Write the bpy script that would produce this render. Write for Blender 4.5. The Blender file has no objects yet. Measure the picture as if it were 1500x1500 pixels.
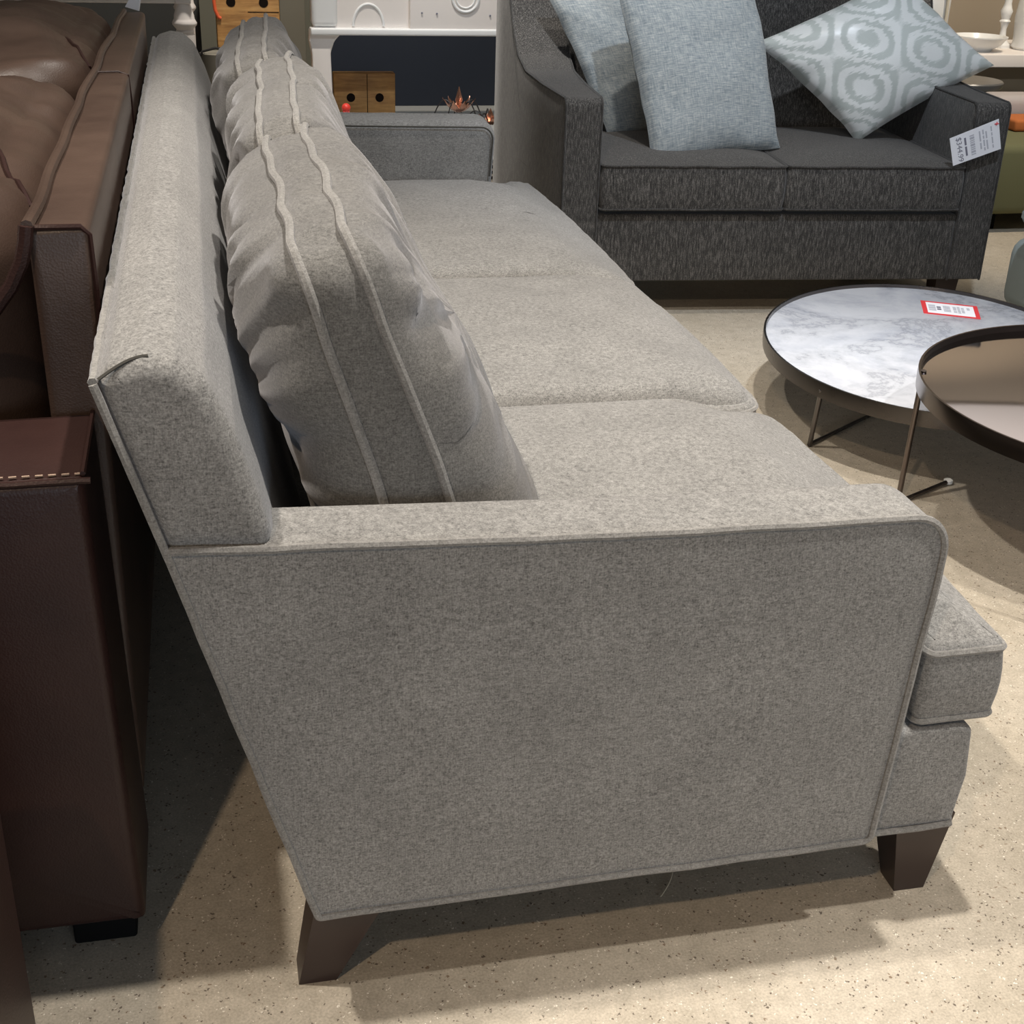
import bpy, bmesh, math, random
from mathutils import Vector, Matrix, noise
random.seed(7)
PI = math.pi
scn = bpy.context.scene
COL = scn.collection
R = math.radians

# ------------------------------------------------------------------ camera
F_PX, PITCH, YAW, ROLL = 1957.0, .4506, .2300, .0342
CAM = Vector((.0088, -1.1122, 1.1358))
fwd = Vector((math.sin(YAW)*math.cos(PITCH), math.cos(YAW)*math.cos(PITCH), -math.sin(PITCH)))
rgt = Vector((math.cos(YAW), -math.sin(YAW), 0))
upv = rgt.cross(fwd)
r2 = rgt*math.cos(ROLL) + upv*math.sin(ROLL)
u2 = upv*math.cos(ROLL) - rgt*math.sin(ROLL)
cd = bpy.data.cameras.new('camera'); cam = bpy.data.objects.new('camera', cd); COL.objects.link(cam)
M = Matrix((r2, u2, -fwd)).transposed().to_4x4(); M.translation = CAM
cam.matrix_world = M
cd.sensor_width = 36; cd.lens = F_PX*36/1500; cd.clip_start = .02
scn.camera = cam

# ------------------------------------------------------------------ materials
class NT:
    def __init__(s, name):
        s.m = bpy.data.materials.new(name); s.m.use_nodes = True
        s.t = s.m.node_tree; s.n = s.t.nodes; s.b = s.n['Principled BSDF']
    def add(s, typ, **kw):
        nd = s.n.new('ShaderNode'+typ)
        for k, v in kw.items():
            if k in nd.inputs.keys() if isinstance(k, str) else False: nd.inputs[k].default_value = v
            else: setattr(nd, k, v)
        return nd
    def ln(s, a, b): s.t.links.new(a, b)
    def coord(s, kind='Object', scale=(1, 1, 1), rot=(0, 0, 0)):
        tc = s.add('TexCoord'); mp = s.add('Mapping')
        mp.inputs['Scale'].default_value = scale; mp.inputs['Rotation'].default_value = rot
        s.ln(tc.outputs[kind], mp.inputs['Vector']); return mp.outputs['Vector']
    def noise(s, vec, scale, detail=2, rough=.5, dist=0):
        nd = s.add('TexNoise'); nd.inputs['Scale'].default_value = scale; nd.inputs['Detail'].default_value = detail
        nd.inputs['Roughness'].default_value = rough; nd.inputs['Distortion'].default_value = dist
        s.ln(vec, nd.inputs['Vector']); return nd.outputs['Fac']
    def ramp(s, fac, stops):
        nd = s.add('ValToRGB'); cr = nd.color_ramp
        while len(cr.elements) < len(stops): cr.elements.new(.5)
        for e, (p, c) in zip(cr.elements, stops):
            e.position = p; e.color = (*c, 1) if len(c) == 3 else c
        s.ln(fac, nd.inputs['Fac']); return nd.outputs['Color']
    def mix(s, a, b, fac, mode='MIX'):
        nd = s.add('MixRGB'); nd.blend_type = mode
        for sock, v in ((nd.inputs['Color1'], a), (nd.inputs['Color2'], b), (nd.inputs['Fac'], fac)):
            if isinstance(v, (int, float)): sock.default_value = v
            elif isinstance(v, tuple): sock.default_value = (*v, 1)
            else: s.ln(v, sock)
        return nd.outputs['Color']
    def math(s, op, a, b=0.):
        nd = s.add('Math'); nd.operation = op
        for i, v in enumerate((a, b)):
            if isinstance(v, (int, float)): nd.inputs[i].default_value = v
            else: s.ln(v, nd.inputs[i])
        return nd.outputs[0]
    def col(s, c):
        if isinstance(c, tuple): s.b.inputs['Base Color'].default_value = (*c, 1)
        else: s.ln(c, s.b.inputs['Base Color'])
    def bump(s, h, strength=.3, dist=.001):
        nd = s.add('Bump'); nd.inputs['Strength'].default_value = strength; nd.inputs['Distance'].default_value = dist
        s.ln(h, nd.inputs['Height']); s.ln(nd.outputs['Normal'], s.b.inputs['Normal'])
    def set(s, **kw):
        for k, v in kw.items(): s.b.inputs[k.replace('_', ' ')].default_value = v
        return s

def fabric(name, dark, light, big=(.9, 1.08), sheen=.25, bstr=.35, streak=(1, 1, 1)):
    t = NT(name); v = t.coord()
    n1 = t.noise(v, 520, 2, .65)
    vs = t.coord(scale=(1, 1, 9)); n2 = t.noise(vs, 130, 2, .6)
    vs2 = t.coord(scale=(9, 9, 1)); n4 = t.noise(vs2, 95, 2, .6)
    n5 = t.noise(t.coord(scale=(1, 1, 2.2)), 170, 3, .65)
    w = t.math('ADD', t.math('ADD', t.math('MULTIPLY', n1, .36), t.math('MULTIPLY', n5, .28)), t.math('ADD', t.math('MULTIPLY', n2, .18), t.math('MULTIPLY', n4, .18)))
    c = t.ramp(w, [(.37, dark), (.63, light)])
    n3 = t.noise(v, 9, 4, .6)
    g = t.ramp(n3, [(.3, (big[0],)*3), (.7, (big[1],)*3)])
    t.col(t.mix(c, g, 1., 'MULTIPLY'))
    t.set(Roughness=.95, Sheen_Weight=sheen, Sheen_Roughness=.5, Specular_IOR_Level=.15)
    t.b.inputs['Sheen Tint'].default_value = (.8, .8, .85, 1)
    t.bump(w, bstr, .0012)
    return t.m
M_SOFA = fabric('grey_chenille', (.082, .080, .077), (.335, .33, .316))
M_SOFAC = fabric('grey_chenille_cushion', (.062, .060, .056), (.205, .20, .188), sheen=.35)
M_PIPE = fabric('grey_piping', (.12, .116, .108), (.30, .292, .276), sheen=.3)
M_LOVE = None
def streaky(name, dark, mid, light, sc=(40, 40, 5), sheen=.2):
    t = NT(name); v = t.coord(scale=sc)
    n1 = t.noise(v, 9, 3, .7); v0 = t.coord(); n2 = t.noise(v0, 420, 2, .6)
    w = t.math('ADD', t.math('MULTIPLY', n1, .65), t.math('MULTIPLY', n2, .35))
    t.col(t.ramp(w, [(.36, dark), (.5, mid), (.64, light)]))
    t.set(Roughness=.9, Sheen_Weight=sheen, Specular_IOR_Level=.2)
    t.bump(w, .3, .001); return t.m
M_LOVE = streaky('charcoal_tweed', (.016, .0155, .0155), (.056, .053, .05), (.17, .16, .15))
M_LOVEP = streaky('charcoal_piping', (.016, .015, .015), (.04, .038, .036), (.09, .085, .08))
def heather(name, dark, mid, light):
    t = NT(name); v = t.coord('UV', scale=(6, 90, 1))
    n1 = t.noise(v, 2.2, 4, .75); v2 = t.coord('UV', scale=(60, 8, 1)); n3 = t.noise(v2, 2.0, 2, .6)
    w = t.math('ADD', t.math('MULTIPLY', n1, .7), t.math('MULTIPLY', n3, .3))
    t.col(t.ramp(w, [(.36, dark), (.5, mid), (.66, light)]))
    t.set(Roughness=.85, Sheen_Weight=.2, Specular_IOR_Level=.2); t.bump(w, .25, .001); return t.m
M_BLUE = heather('blue_grey_linen', (.16, .2, .23), (.31, .345, .36), (.56, .57, .55))
def satin():
    t = NT('ikat_satin'); v = t.coord('UV')
    sx = t.add('SeparateXYZ'); t.ln(v, sx.inputs[0])
    wob = t.noise(t.coord('UV', scale=(5, 24, 1)), 1.6, 3, .6)
    wv = t.math('MULTIPLY', t.math('SUBTRACT', wob, .5), .11)
    a = t.math('COSINE', t.math('MULTIPLY', t.math('ADD', sx.outputs['X'], wv), 2*PI*2.1))
    b = t.math('COSINE', t.math('MULTIPLY', t.math('ADD', sx.outputs['Y'], wv), 2*PI*1.6))
    f = t.math('ADD', t.math('MULTIPLY', a, 1.0), b)
    rings = t.math('SINE', t.math('MULTIPLY', f, 5.6))
    e = t.math('ADD', t.math('MULTIPLY', rings, .5), .5)
    fine = t.noise(t.coord('UV', scale=(30, 160, 1)), 2, 2, .5)
    e2 = t.math('ADD', e, t.math('MULTIPLY', t.math('SUBTRACT', fine, .5), .7))
    t.col(t.ramp(e2, [(.25, (.50, .54, .52)), (.65, (.75, .77, .76))]))
    rr = t.ramp(e2, [(.3, (.55,)*3), (.6, (.34,)*3)]); t.ln(rr, t.b.inputs['Roughness'])
    t.set(Sheen_Weight=.2, Specular_IOR_Level=.45)
    t.bump(t.noise(v, 14, 3, .6), .25, .004); return t.m
M_SATIN = satin()
def leather(name, c1, c2, rough=.4):
    t = NT(name); v = t.coord()
    vo = t.add('TexVoronoi'); vo.inputs['Scale'].default_value = 420; t.ln(v, vo.inputs['Vector'])
    n = t.noise(v, 6, 4, .6)
    t.col(t.ramp(n, [(.3, c1), (.7, c2)]))
    h = t.math('ADD', t.math('MULTIPLY', vo.outputs['Distance'], .5), t.math('MULTIPLY', t.noise(v, 45, 3, .6), .9))
    t.set(Roughness=rough, Specular_IOR_Level=.5); t.bump(h, .25, .0014); return t.m
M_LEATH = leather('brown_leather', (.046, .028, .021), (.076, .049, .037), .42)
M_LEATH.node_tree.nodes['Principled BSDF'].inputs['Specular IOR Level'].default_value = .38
M_LEATHD = leather('shaded_brown_leather', (.02, .0085, .0075), (.032, .0145, .012), .42)  # same brown leather darkened for the unlit arms and base; also seams, ottoman
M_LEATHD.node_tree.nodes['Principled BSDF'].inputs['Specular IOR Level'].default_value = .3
def simple(name, c, rough=.5, metal=0., spec=.5, bump=None):
    t = NT(name); t.col(c); t.set(Roughness=rough, Metallic=metal, Specular_IOR_Level=spec)
    v = t.coord(); n = t.noise(v, 12, 3)
    t.ln(t.math('ADD', t.math('MULTIPLY', n, .08), rough-.04), t.b.inputs['Roughness'])
    if bump: t.bump(t.noise(v, bump[0], 3), bump[1], .001)
    return t.m
M_WOODLEG = simple('espresso_wood', (.028, .015, .012), .38)
M_BLACK = simple('black_gap', (.006, .006, .006), .9, spec=.1)
M_STEEL = simple('blackened_steel', (.11, .10, .095), .28, 1.)
M_BRONZE = simple('dark_bronze_metal', (.15, .125, .115), .2, 1.)
M_CHROME = simple('chrome_glint', (.75, .74, .72), .12, 1.)
M_WHITECAP = simple('white_plastic', (.75, .74, .7), .5)
M_WHITE = simple('painted_white', (.80, .745, .70), .45)
M_WHITEC = simple('painted_white_cool', (.78, .78, .77), .45)
M_CERAM = simple('white_ceramic', (.8, .8, .78), .25)
M_NAVY = simple('navy_panel', (.014, .02, .034), .7)
M_PAPER = simple('tag_paper', (.78, .79, .84), .7)
M_RED = simple('red_print', (.62, .035, .045), .6)
M_INK = simple('grey_ink', (.17, .17, .22), .8)
M_INKD = simple('dark_seam', (.05, .047, .04), .9)
M_INK2 = simple('faint_ink', (.45, .46, .52), .8)
M_REDBALL = simple('red_enamel', (.85, .06, .04), .4)
M_ORANGE = simple('orange_strap', (.85, .14, .05), .5)
M_COPPER = simple('copper', (.62, .34, .25), .25, 1.)
M_WIRE = simple('black_wire', (.02, .017, .016), .45)
M_GREEN = simple('olive_green_fabric', (.135, .135, .07), .9, spec=.2, bump=(200, .2))
M_TEAL = simple('pale_teal_fabric', (.3, .345, .34), .9, spec=.2, bump=(250, .25))
M_BEIGE = simple('beige_wall_paint', (.37, .31, .235), .85)
M_TAUPE = simple('taupe_wall_paint', (.2, .18, .135), .85)
M_OLIVE = simple('grey_olive_paint', (.185, .175, .13), .85)
M_DARKW = simple('charcoal_wall', (.03, .03, .027), .85)
M_SHADOW = simple('shadow_charcoal', (.05, .05, .047), .9, spec=.2)  # dark tone standing in for shadow, not a cloth colour
M_PLINTH = simple('grey_plinth_paint', (.36, .36, .34), .6)
M_TAN = simple('tan_cardboard', (.6, .42, .27), .8)
M_CREAM = simple('cream_cord', (.62, .55, .42), .6)
M_SIDET = simple('dark_side_table_top', (.11, .105, .095), .3)
M_HOLE = simple('hole_black', (.012, .008, .006), .9, spec=.1)
M_THREAD = simple('stitch_thread', (.3, .21, .15), .7)
def wood():
    t = NT('honey_wood'); v = t.coord(scale=(3, 3, 40))
    n = t.noise(v, 2.2, 4, .65, .6); v2 = t.coord(); n2 = t.noise(v2, 9, 3, .6)
    c = t.ramp(n, [(.3, (.40, .19, .06)), (.55, (.60, .32, .105)), (.75, (.70, .42, .165))])
    g = t.ramp(n2, [(.3, (.7,)*3), (.7, (1.1,)*3)])
    t.col(t.mix(c, g, 1., 'MULTIPLY')); t.set(Roughness=.55); return t.m
M_WOOD = wood()
def marble():
    t = NT('white_marble'); v = t.coord()
    n1 = t.noise(v, 3.2, 9, .68, .35); n2 = t.noise(v, 7, 6, .65, .3)
    vein = t.math('ABSOLUTE', t.math('SUBTRACT', n1, .5))
    c1 = t.ramp(vein, [(0., (.36, .38, .43)), (.02, (.49, .515, .57)), (.09, (.575, .60, .66))])
    c2 = t.ramp(n2, [(.32, (.78, .8, .84)), (.55, (1, 1, 1))])
    t.col(t.mix(c1, c2, 1., 'MULTIPLY')); t.set(Roughness=.22, Specular_IOR_Level=.5); return t.m
M_MARBLE = marble()
def mirror():
    t = NT('bronze_mirror'); v = t.coord(); n = t.noise(v, 5, 2)
    t.col((.62, .595, .625)); t.set(Metallic=1., Roughness=.05); return t.m
M_MIRROR = mirror()
def concrete():
    t = NT('polished_concrete'); v = t.coord()
    big = t.noise(v, 2.2, 5, .6); mid = t.noise(v, 38, 4, .7)
    c = t.ramp(big, [(.3, (.40, .35, .275)), (.7, (.52, .465, .385))])
    g = t.ramp(mid, [(.3, (.86, .86, .85)), (.7, (1.1, 1.1, 1.1))])
    c = t.mix(c, g, 1., 'MULTIPLY')
    fine = t.noise(v, 330, 2, .6); c = t.mix(c, t.ramp(fine, [(.3, (.82,)*3), (.7, (1.15,)*3)]), 1., 'MULTIPLY')
    dn = t.add('TexNoise'); dn.inputs['Scale'].default_value = 260; t.ln(v, dn.inputs['Vector'])
    vd = t.mix(v, dn.outputs['Color'], .006, 'ADD')
    for sc, th, colr, sd in ((190, .17, (.06, .04, .03), 0), (230, .15, (.85, .8, .7), 3.3), (120, .13, (.17, .11, .065), 7.7)):
        mp = t.add('Mapping'); mp.inputs['Location'].default_value = (sd, sd*.7, 0)
        t.ln(vd, mp.inputs['Vector'])
        vo = t.add('TexVoronoi'); vo.inputs['Scale'].default_value = sc; t.ln(mp.outputs['Vector'], vo.inputs['Vector'])
        sel = t.noise(mp.outputs['Vector'], sc*.45, 1, .5)
        msk = t.math('MULTIPLY', t.math('LESS_THAN', vo.outputs['Distance'], th*1.6), t.math('GREATER_THAN', sel, .60))
        c = t.mix(c, colr, t.math('MULTIPLY', msk, .8))
    t.col(c); t.ln(t.math('ADD', t.math('MULTIPLY', mid, .2), .3), t.b.inputs['Roughness'])
    t.set(Specular_IOR_Level=.4); t.bump(fine, .08, .001); return t.m
M_FLOOR = concrete()

# ------------------------------------------------------------------ mesh helpers
class MB:
    def __init__(s): s.v = []; s.f = []; s.uv = {}
    def loops(s, loops, closed=True, cap0=True, cap1=True):
        b = len(s.v); n = len(loops[0])
        for l in loops: s.v += [Vector(p) for p in l]
        for i in range(len(loops)-1):
            for j in range(n if closed else n-1):
                k = (j+1) % n
                s.f.append((b+i*n+j, b+i*n+k, b+(i+1)*n+k, b+(i+1)*n+j))
        if cap0: s.f.append(tuple(b+j for j in range(n))[::-1])
        if cap1: s.f.append(tuple(b+(len(loops)-1)*n+j for j in range(n)))
        return s
    def tube(s, path, r, n=8, closed=False, rr=None):
        P = [Vector(p) for p in path]; L = []
        for i, p in enumerate(P):
            a = P[(i-1) % len(P)] if (closed or i > 0) else P[i]
            c = P[(i+1) % len(P)] if (closed or i < len(P)-1) else P[i]
            d = (c-a).normalized() if (c-a).length > 1e-9 else Vector((0, 0, 1))
            up = Vector((0, 0, 1)) if abs(d.z) < .9 else Vector((1, 0, 0))
            if i and abs(pd.dot(d)) > .2:
                q = pq - d*pq.dot(d); q.normalize()
            else: q = d.cross(up).normalized()
            w = d.cross(q); pd = d; pq = q
            rad = rr[i] if rr else r
            L.append([p + (q*math.cos(2*PI*k/n) + w*math.sin(2*PI*k/n))*rad for k in range(n)])
        if closed: L.append(L[0])
        return s.loops(L, True, not closed, not closed)
    def rbox(s, x0, x1, y0, y1, z0, z1, r=.01, seg=4, rc=None, rb=None, puff=0):
        rc = max(r, rc or r)
        rb = r if rb is None else rb
        def ring(ins, z):
            X0, X1, Y0, Y1 = x0+ins, x1-ins, y0+ins, y1-ins
            q = max(rc-ins, .0005); out = []
            for cx, cy, a0 in ((X1-q, Y1-q, 0), (X0+q, Y1-q, 90), (X0+q, Y0+q, 180), (X1-q, Y0+q, 270)):
                for k in range(seg+1):
                    a = R(a0+90*k/seg); out.append((cx+q*math.cos(a), cy+q*math.sin(a), z))
            return out
        L = []
        if rb > 1e-6:
            for k in range(seg+1):
                a = PI/2*(1-k/seg); L.append(ring(rb*(1-math.cos(a)), z0+rb*(1-math.sin(a))))
        else: L.append(ring(0, z0))
        if r > 1e-6:
            for k in range(seg+1):
                a = PI/2*k/seg; L.append(ring(r*(1-math.cos(a)), z1-r*(1-math.sin(a))))
        else: L.append(ring(0, z1))
        return s.loops(L)
    def lathe(s, prof, c=(0, 0, 0), n=32, cap0=True, cap1=True):
        L = [[(c[0]+r*math.cos(2*PI*k/n), c[1]+r*math.sin(2*PI*k/n), c[2]+z) for k in range(n)] for r, z in prof]
        return s.loops(L, True, cap0, cap1)
    def grid(s, fn, nu, nv, uv=True):
        b = len(s.v)
        for i in range(nu+1):
            for j in range(nv+1):
                s.v.append(Vector(fn(i/nu, j/nv)))
                if uv: s.uv[b+i*(nv+1)+j] = (i/nu, j/nv)
        for i in range(nu):
            for j in range(nv):
                a = b+i*(nv+1)+j; s.f.append((a, a+nv+1, a+nv+2, a+1))
        return s
    def xform(s, m, start=0):
        for i in range(start, len(s.v)): s.v[i] = m @ s.v[i]
        return s
OFF = {}
def build(name, mb, mat, parent=None, angle=40, merge=1e-5, origin=None, recalc=True):
    off = Vector((0, 0, 0)); top = parent is None
    if parent is not None: off = OFF[parent.name]
    elif origin is not None: off = Vector(origin)
    me = bpy.data.meshes.new(name); me.from_pydata([tuple(v-off) for v in mb.v], [], mb.f)
    if mb.uv:
        ul = me.uv_layers.new(name='UVMap')
        for lp in me.loops: ul.data[lp.index].uv = mb.uv.get(lp.vertex_index, (0, 0))
    bm = bmesh.new(); bm.from_mesh(me)
    if merge and not mb.uv: bmesh.ops.remove_doubles(bm, verts=bm.verts, dist=merge)
    if recalc: bmesh.ops.recalc_face_normals(bm, faces=bm.faces)
    for f in bm.faces: f.smooth = True
    bm.to_mesh(me); bm.free()
    me.set_sharp_from_angle(angle=R(angle))
    me.materials.append(mat)
    o = bpy.data.objects.new(name, me); COL.objects.link(o)
    if parent is not None: o.parent = parent
    else: o.location = off
    OFF[o.name] = off
    return o
def tag(o, label, cat, group=None):
    o['label'] = label; o['category'] = cat
    if group: o['group'] = group
    return o
def thing(name, loc, label, cat, group=None, rz=0, local=False):
    o = bpy.data.objects.new(name, None); COL.objects.link(o); o.location = loc; o.rotation_euler = (0, 0, rz)
    o.empty_display_size = .1
    OFF[o.name] = Vector((0, 0, 0)) if local else Vector(loc)
    return tag(o, label, cat, group)
def struct(name, mb, mat, angle=40):
    o = build(name, mb, mat, angle=angle); o['kind'] = 'structure'; return o
def text(name, body, size, mat, parent, mtx, align='CENTER'):
    cu = bpy.data.curves.new(name, 'FONT'); cu.body = body; cu.size = size; cu.align_x = align; cu.align_y = 'CENTER'
    cu.extrude = .00015
    ob = bpy.data.objects.new(name, cu); COL.objects.link(ob)
    dg = bpy.context.evaluated_depsgraph_get(); me = bpy.data.meshes.new_from_object(ob.evaluated_get(dg))
    bpy.data.objects.remove(ob)
    me.transform(mtx); me.materials.clear(); me.materials.append(mat)
    o = bpy.data.objects.new(name, me); COL.objects.link(o); o.parent = parent; return o

def printed(name, width, height, mat, parent, mtx, words=(3, 2, 4, 2)):
    """a line of print too small to read: a row of word-long dashes"""
    m = MB(); tot = sum(words)+.7*(len(words)-1); x = -width/2
    for w in words:
        a = width*w/tot; m.loops([[Vector((x, -height/2, z)), Vector((x+a, -height/2, z)), Vector((x+a, height/2, z)), Vector((x, height/2, z))] for z in (0, .0002)]); x += a+width*.7/tot
    off = OFF[parent.name]
    m.xform(Matrix.Translation(off) @ mtx); return build(name, m, mat, parent)

def resample(pts, step, closed=True):
    P = [Vector(p) for p in pts]; out = []
    n = len(P) if closed else len(P)-1
    for i in range(n):
        a, b = P[i], P[(i+1) % len(P)]; k = max(1, int(round((b-a).length/step)))
        for j in range(k): out.append(a.lerp(b, j/k))
    if not closed: out.append(P[-1])
    return out
def rounded(poly, rad, seg=6):
    """round the corners of a closed 2-D polygon; rad is one radius or one per corner"""
    P = [Vector(p) for p in poly]; n = len(P); out = []
    rad = rad if isinstance(rad, (list, tuple)) else [rad]*n
    for i in range(n):
        a, b, c = P[i-1], P[i], P[(i+1) % n]; r = rad[i]
        if r <= 1e-6: out.append(b.copy()); continue
        d1 = (a-b).normalized(); d2 = (c-b).normalized()
        ang = d1.angle(d2); t = r/math.tan(ang/2); t = min(t, (a-b).length*.49, (c-b).length*.49); r = t*math.tan(ang/2)
        cen = b + (d1+d2).normalized()*(r/math.sin(ang/2))
        p1 = b+d1*t; p2 = b+d2*t; v1 = p1-cen; v2 = p2-cen
        th = v1.angle_signed(v2)
        for k in range(seg+1):
            a_ = th*k/seg; ca, sa = math.cos(-a_), math.sin(-a_)
            out.append(cen+Vector((v1.x*ca - v1.y*sa, v1.x*sa + v1.y*ca)))
    return out
def inset(poly, d):
    P = [Vector(p) for p in poly]; n = len(P); out = []
    area = sum(P[i].x*P[(i+1) % n].y - P[(i+1) % n].x*P[i].y for i in range(n))
    sg = 1 if area > 0 else -1
    for i in range(n):
        a, b, c = P[i-1], P[i], P[(i+1) % n]
        t1 = (b-a); t2 = (c-b)
        n1 = Vector((-t1.y, t1.x)).normalized()*sg; n2 = Vector((-t2.y, t2.x)).normalized()*sg
        m = (n1+n2)
        if m.length < 1e-6: m = n1
        m.normalize(); k = max(.35, m.dot(n1))
        out.append(b+m*d/k)
    return out
def sdist(poly, p):
    best = 9
    for i in range(len(poly)):
        a, b = poly[i-1], poly[i]; ab = b-a
        t = max(0, min(1, (p-a).dot(ab)/max(ab.length_squared, 1e-12)))
        best = min(best, (p-a-ab*t).length)
    return best
def slab(mb, poly, w0, w1, r0, r1, mp, seg=5, puff0=0., puff1=0., rings=5):
    # rings = 0 leaves the two caps as plain polygons (for concave outlines)
    """polygon (2-D, fine) extruded w0->w1 with rounded edges; mp(x,y,w) -> world"""
    poly = [Vector(p) for p in poly]; cen = sum(poly, Vector((0, 0)))/len(poly); L = []
    def capr(base, w, puff, inn):
        o = []
        for k in range(1, rings+1):
            s = 1-k/rings
            o.append([(*(cen+(p-cen)*s), w+puff*(1-s*s)) for p in base])
        return o if not inn else o[::-1]
    b0 = inset(poly, r0); b1 = inset(poly, r1)
    L += capr(b0, w0, puff0, True)
    for k in range(seg+1):
        a = PI/2*(1-k/seg); L.append([(*p, w0+(r0*(1-math.sin(a)) if w1 > w0 else -r0*(1-math.sin(a)))) for p in inset(poly, r0*(1-math.cos(a)))])
    for k in range(seg+1):
        a = PI/2*k/seg; L.append([(*p, w1-(r1*(1-math.sin(a)) if w1 > w0 else -r1*(1-math.sin(a)))) for p in inset(poly, r1*(1-math.cos(a)))])
    L += capr(b1, w1, puff1, False)
    return mb.loops([[mp(*q) for q in l] for l in L])
def wob(p, f, a): return noise.noise(Vector(p)*f)*a

# ------------------------------------------------------------------ room
f = MB(); f.rbox(-3.5, 6.5, -4, 7, -.1, 0, 0, rb=0); struct('floor', f, M_FLOOR)
f = MB(); f.rbox(-3.5, 2.15, 5.0, 5.15, 0, 3.0, 0, rb=0); struct('wall_back', f, M_OLIVE)
f = MB(); f.rbox(2.15, 6.5, 4.75, 4.9, 0, 3.0, 0, rb=0); struct('wall_right', f, M_BEIGE)
f = MB(); f.rbox(2.16, 6.4, 4.70, 4.76, 2.15, 3.0, .004, rb=0); struct('reflection_trim', f, M_WHITE)  # unseen pale band, added to brighten the tray table's reflection
f = MB(); f.rbox(.325, .425, 4.55, 4.7, 0, 2.6, .004, rb=0); struct('trim_1', f, M_TAUPE)

# ------------------------------------------------------------------ grey sofa
L = 2.4165; ARM = .112
sofa = thing('sofa', (.4, 1.2, 0), 'long grey chenille three seat sofa seen from its end, filling the middle', 'sofa')
panel = [(.07, .114), (.378, .117), (.712, .124), (.727, .30), (.741, .48), (.733, .523), (.698, .547), (.588, .547), (.373, .551), (.171, .558), (-.053, .567)]
pan = [(.07, .114), (.712, .124), (.739, .545), (.373, .551), (-.053, .567)]
PP = rounded(pan, [.006, .012, .042, 0, .004], 7)
PP = resample(PP, .03)
for y0, sgn in ((0., 1), (L, -1)):
    a = MB()
    slab(a, PP, y0, y0+sgn*ARM, .004, .034, lambda x, y, w: (x, w, y), puff0=-.004*sgn, puff1=.003*sgn)
    ao = build('arm', a, M_SOFA, sofa)
    p = MB(); pts = [Vector((q.x, y0-.0005*sgn, q.y)) for q in inset(PP, .001)]
    pts = [v+Vector((wob(v, 14, .002), 0, wob(v+Vector((3, 0, 0)), 14, .002))) for v in pts]
    p.tube(pts, .0042, 6, closed=True); build('piping', p, M_PIPE, ao)
    if sgn < 0:
        p = MB(); q2 = [q for q in inset(PP, .012) if q.y > .40 and q.x > .0]
        q2 = sorted(q2, key=lambda q: math.atan2(q.y-.4, q.x-.2))
        p.tube([(q.x, L-ARM-.001, q.y) for q in q2], .0022, 6); build('seam', p, M_INKD, ao)
# back: upper roll
bk = [(-.047, .545), (-.0975, .728), (-.085, .7435), (-.058, .7515), (-.03, .7475), (-.006, .724), (.017, .671), (.037, .602), (.108, .29), (.03, .29)]
bk = rounded(bk, [.004, .008, .012, .01, .014, .03, .05, .05, .004, .004], 4); bk = resample(bk, .016)
a = MB(); NS = 44
cen = Vector((-.02, .62)); loops = []
RE = .02
ie = [inset(bk, RE*(1-math.cos(PI/2*(1-k/5)))) for k in range(6)]
for k in range(6):
    t = PI/2*(1-k/5); loops.append([(*q, .0025+RE*(1-math.sin(t))) for q in ie[k]])
for k in range(1, NS): loops.append([(*q, .0225+(L-.045)*k/NS) for q in bk])
for k in range(6):
    t = PI/2*k/5; loops.append([(*q, L-.0025-RE*(1-math.sin(t))) for q in ie[5-k]])
def bkm(q):
    x, z, y = q; v = Vector((x, y, z))
    if z < .556 and (y < .06 or y > L-.06):
        x = min(x, .0385); z = .5555
    d = wob((x*3, y*5, z*3), 2.2, .004)+wob(v, 22, .0012)
    if z < .575: y = min(max(y, .007), L-.007)
    if y < .03: d *= max(0, y-.003)/.027
    return (x+d*.6, y, z+d*.5)
LL = [[bkm(q) for q in l] for l in loops]
cen = Vector((-.025, .65)); o0, o1 = LL[0], LL[-1]
for k in range(1, 9):
    s = 1-k/8
    LL.insert(0, [(cen.x+(q[0]-cen.x)*s, q[1]*s+(1-s)*-.001, cen.y+(q[2]-cen.y)*s) for q in o0])
    LL.append([(cen.x+(q[0]-cen.x)*s, q[1]*s+(1-s)*(L+.001), cen.y+(q[2]-cen.y)*s) for q in o1])
a.loops(LL, True, False, False); back = build('backrest', a, M_SOFA, sofa, angle=70)
p = MB(); p.tube([(-.049-.0485*t-.001, .0+wob((t*9, 0, 0), 1, .0008), .56+.17*t) for t in [i/14 for i in range(15)]], .0042, 6)
p.tube([(-.0985+wob((0, y*30, 3), 1, .0022), y, .7315+wob((9, y*34, 3), 1, .003)) for y in [L*i/160 for i in range(161)]], .0045, 6)
build('piping', p, M_PIPE, back)
p = MB(); p.tube([(-.094+.042*t, .0015+.012*math.sin(t*PI/2), .7335+.0155*math.sin(t*PI/2)) for t in [i/8 for i in range(9)]], .0016, 5); build('dart_seam', p, M_INKD, back)
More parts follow.
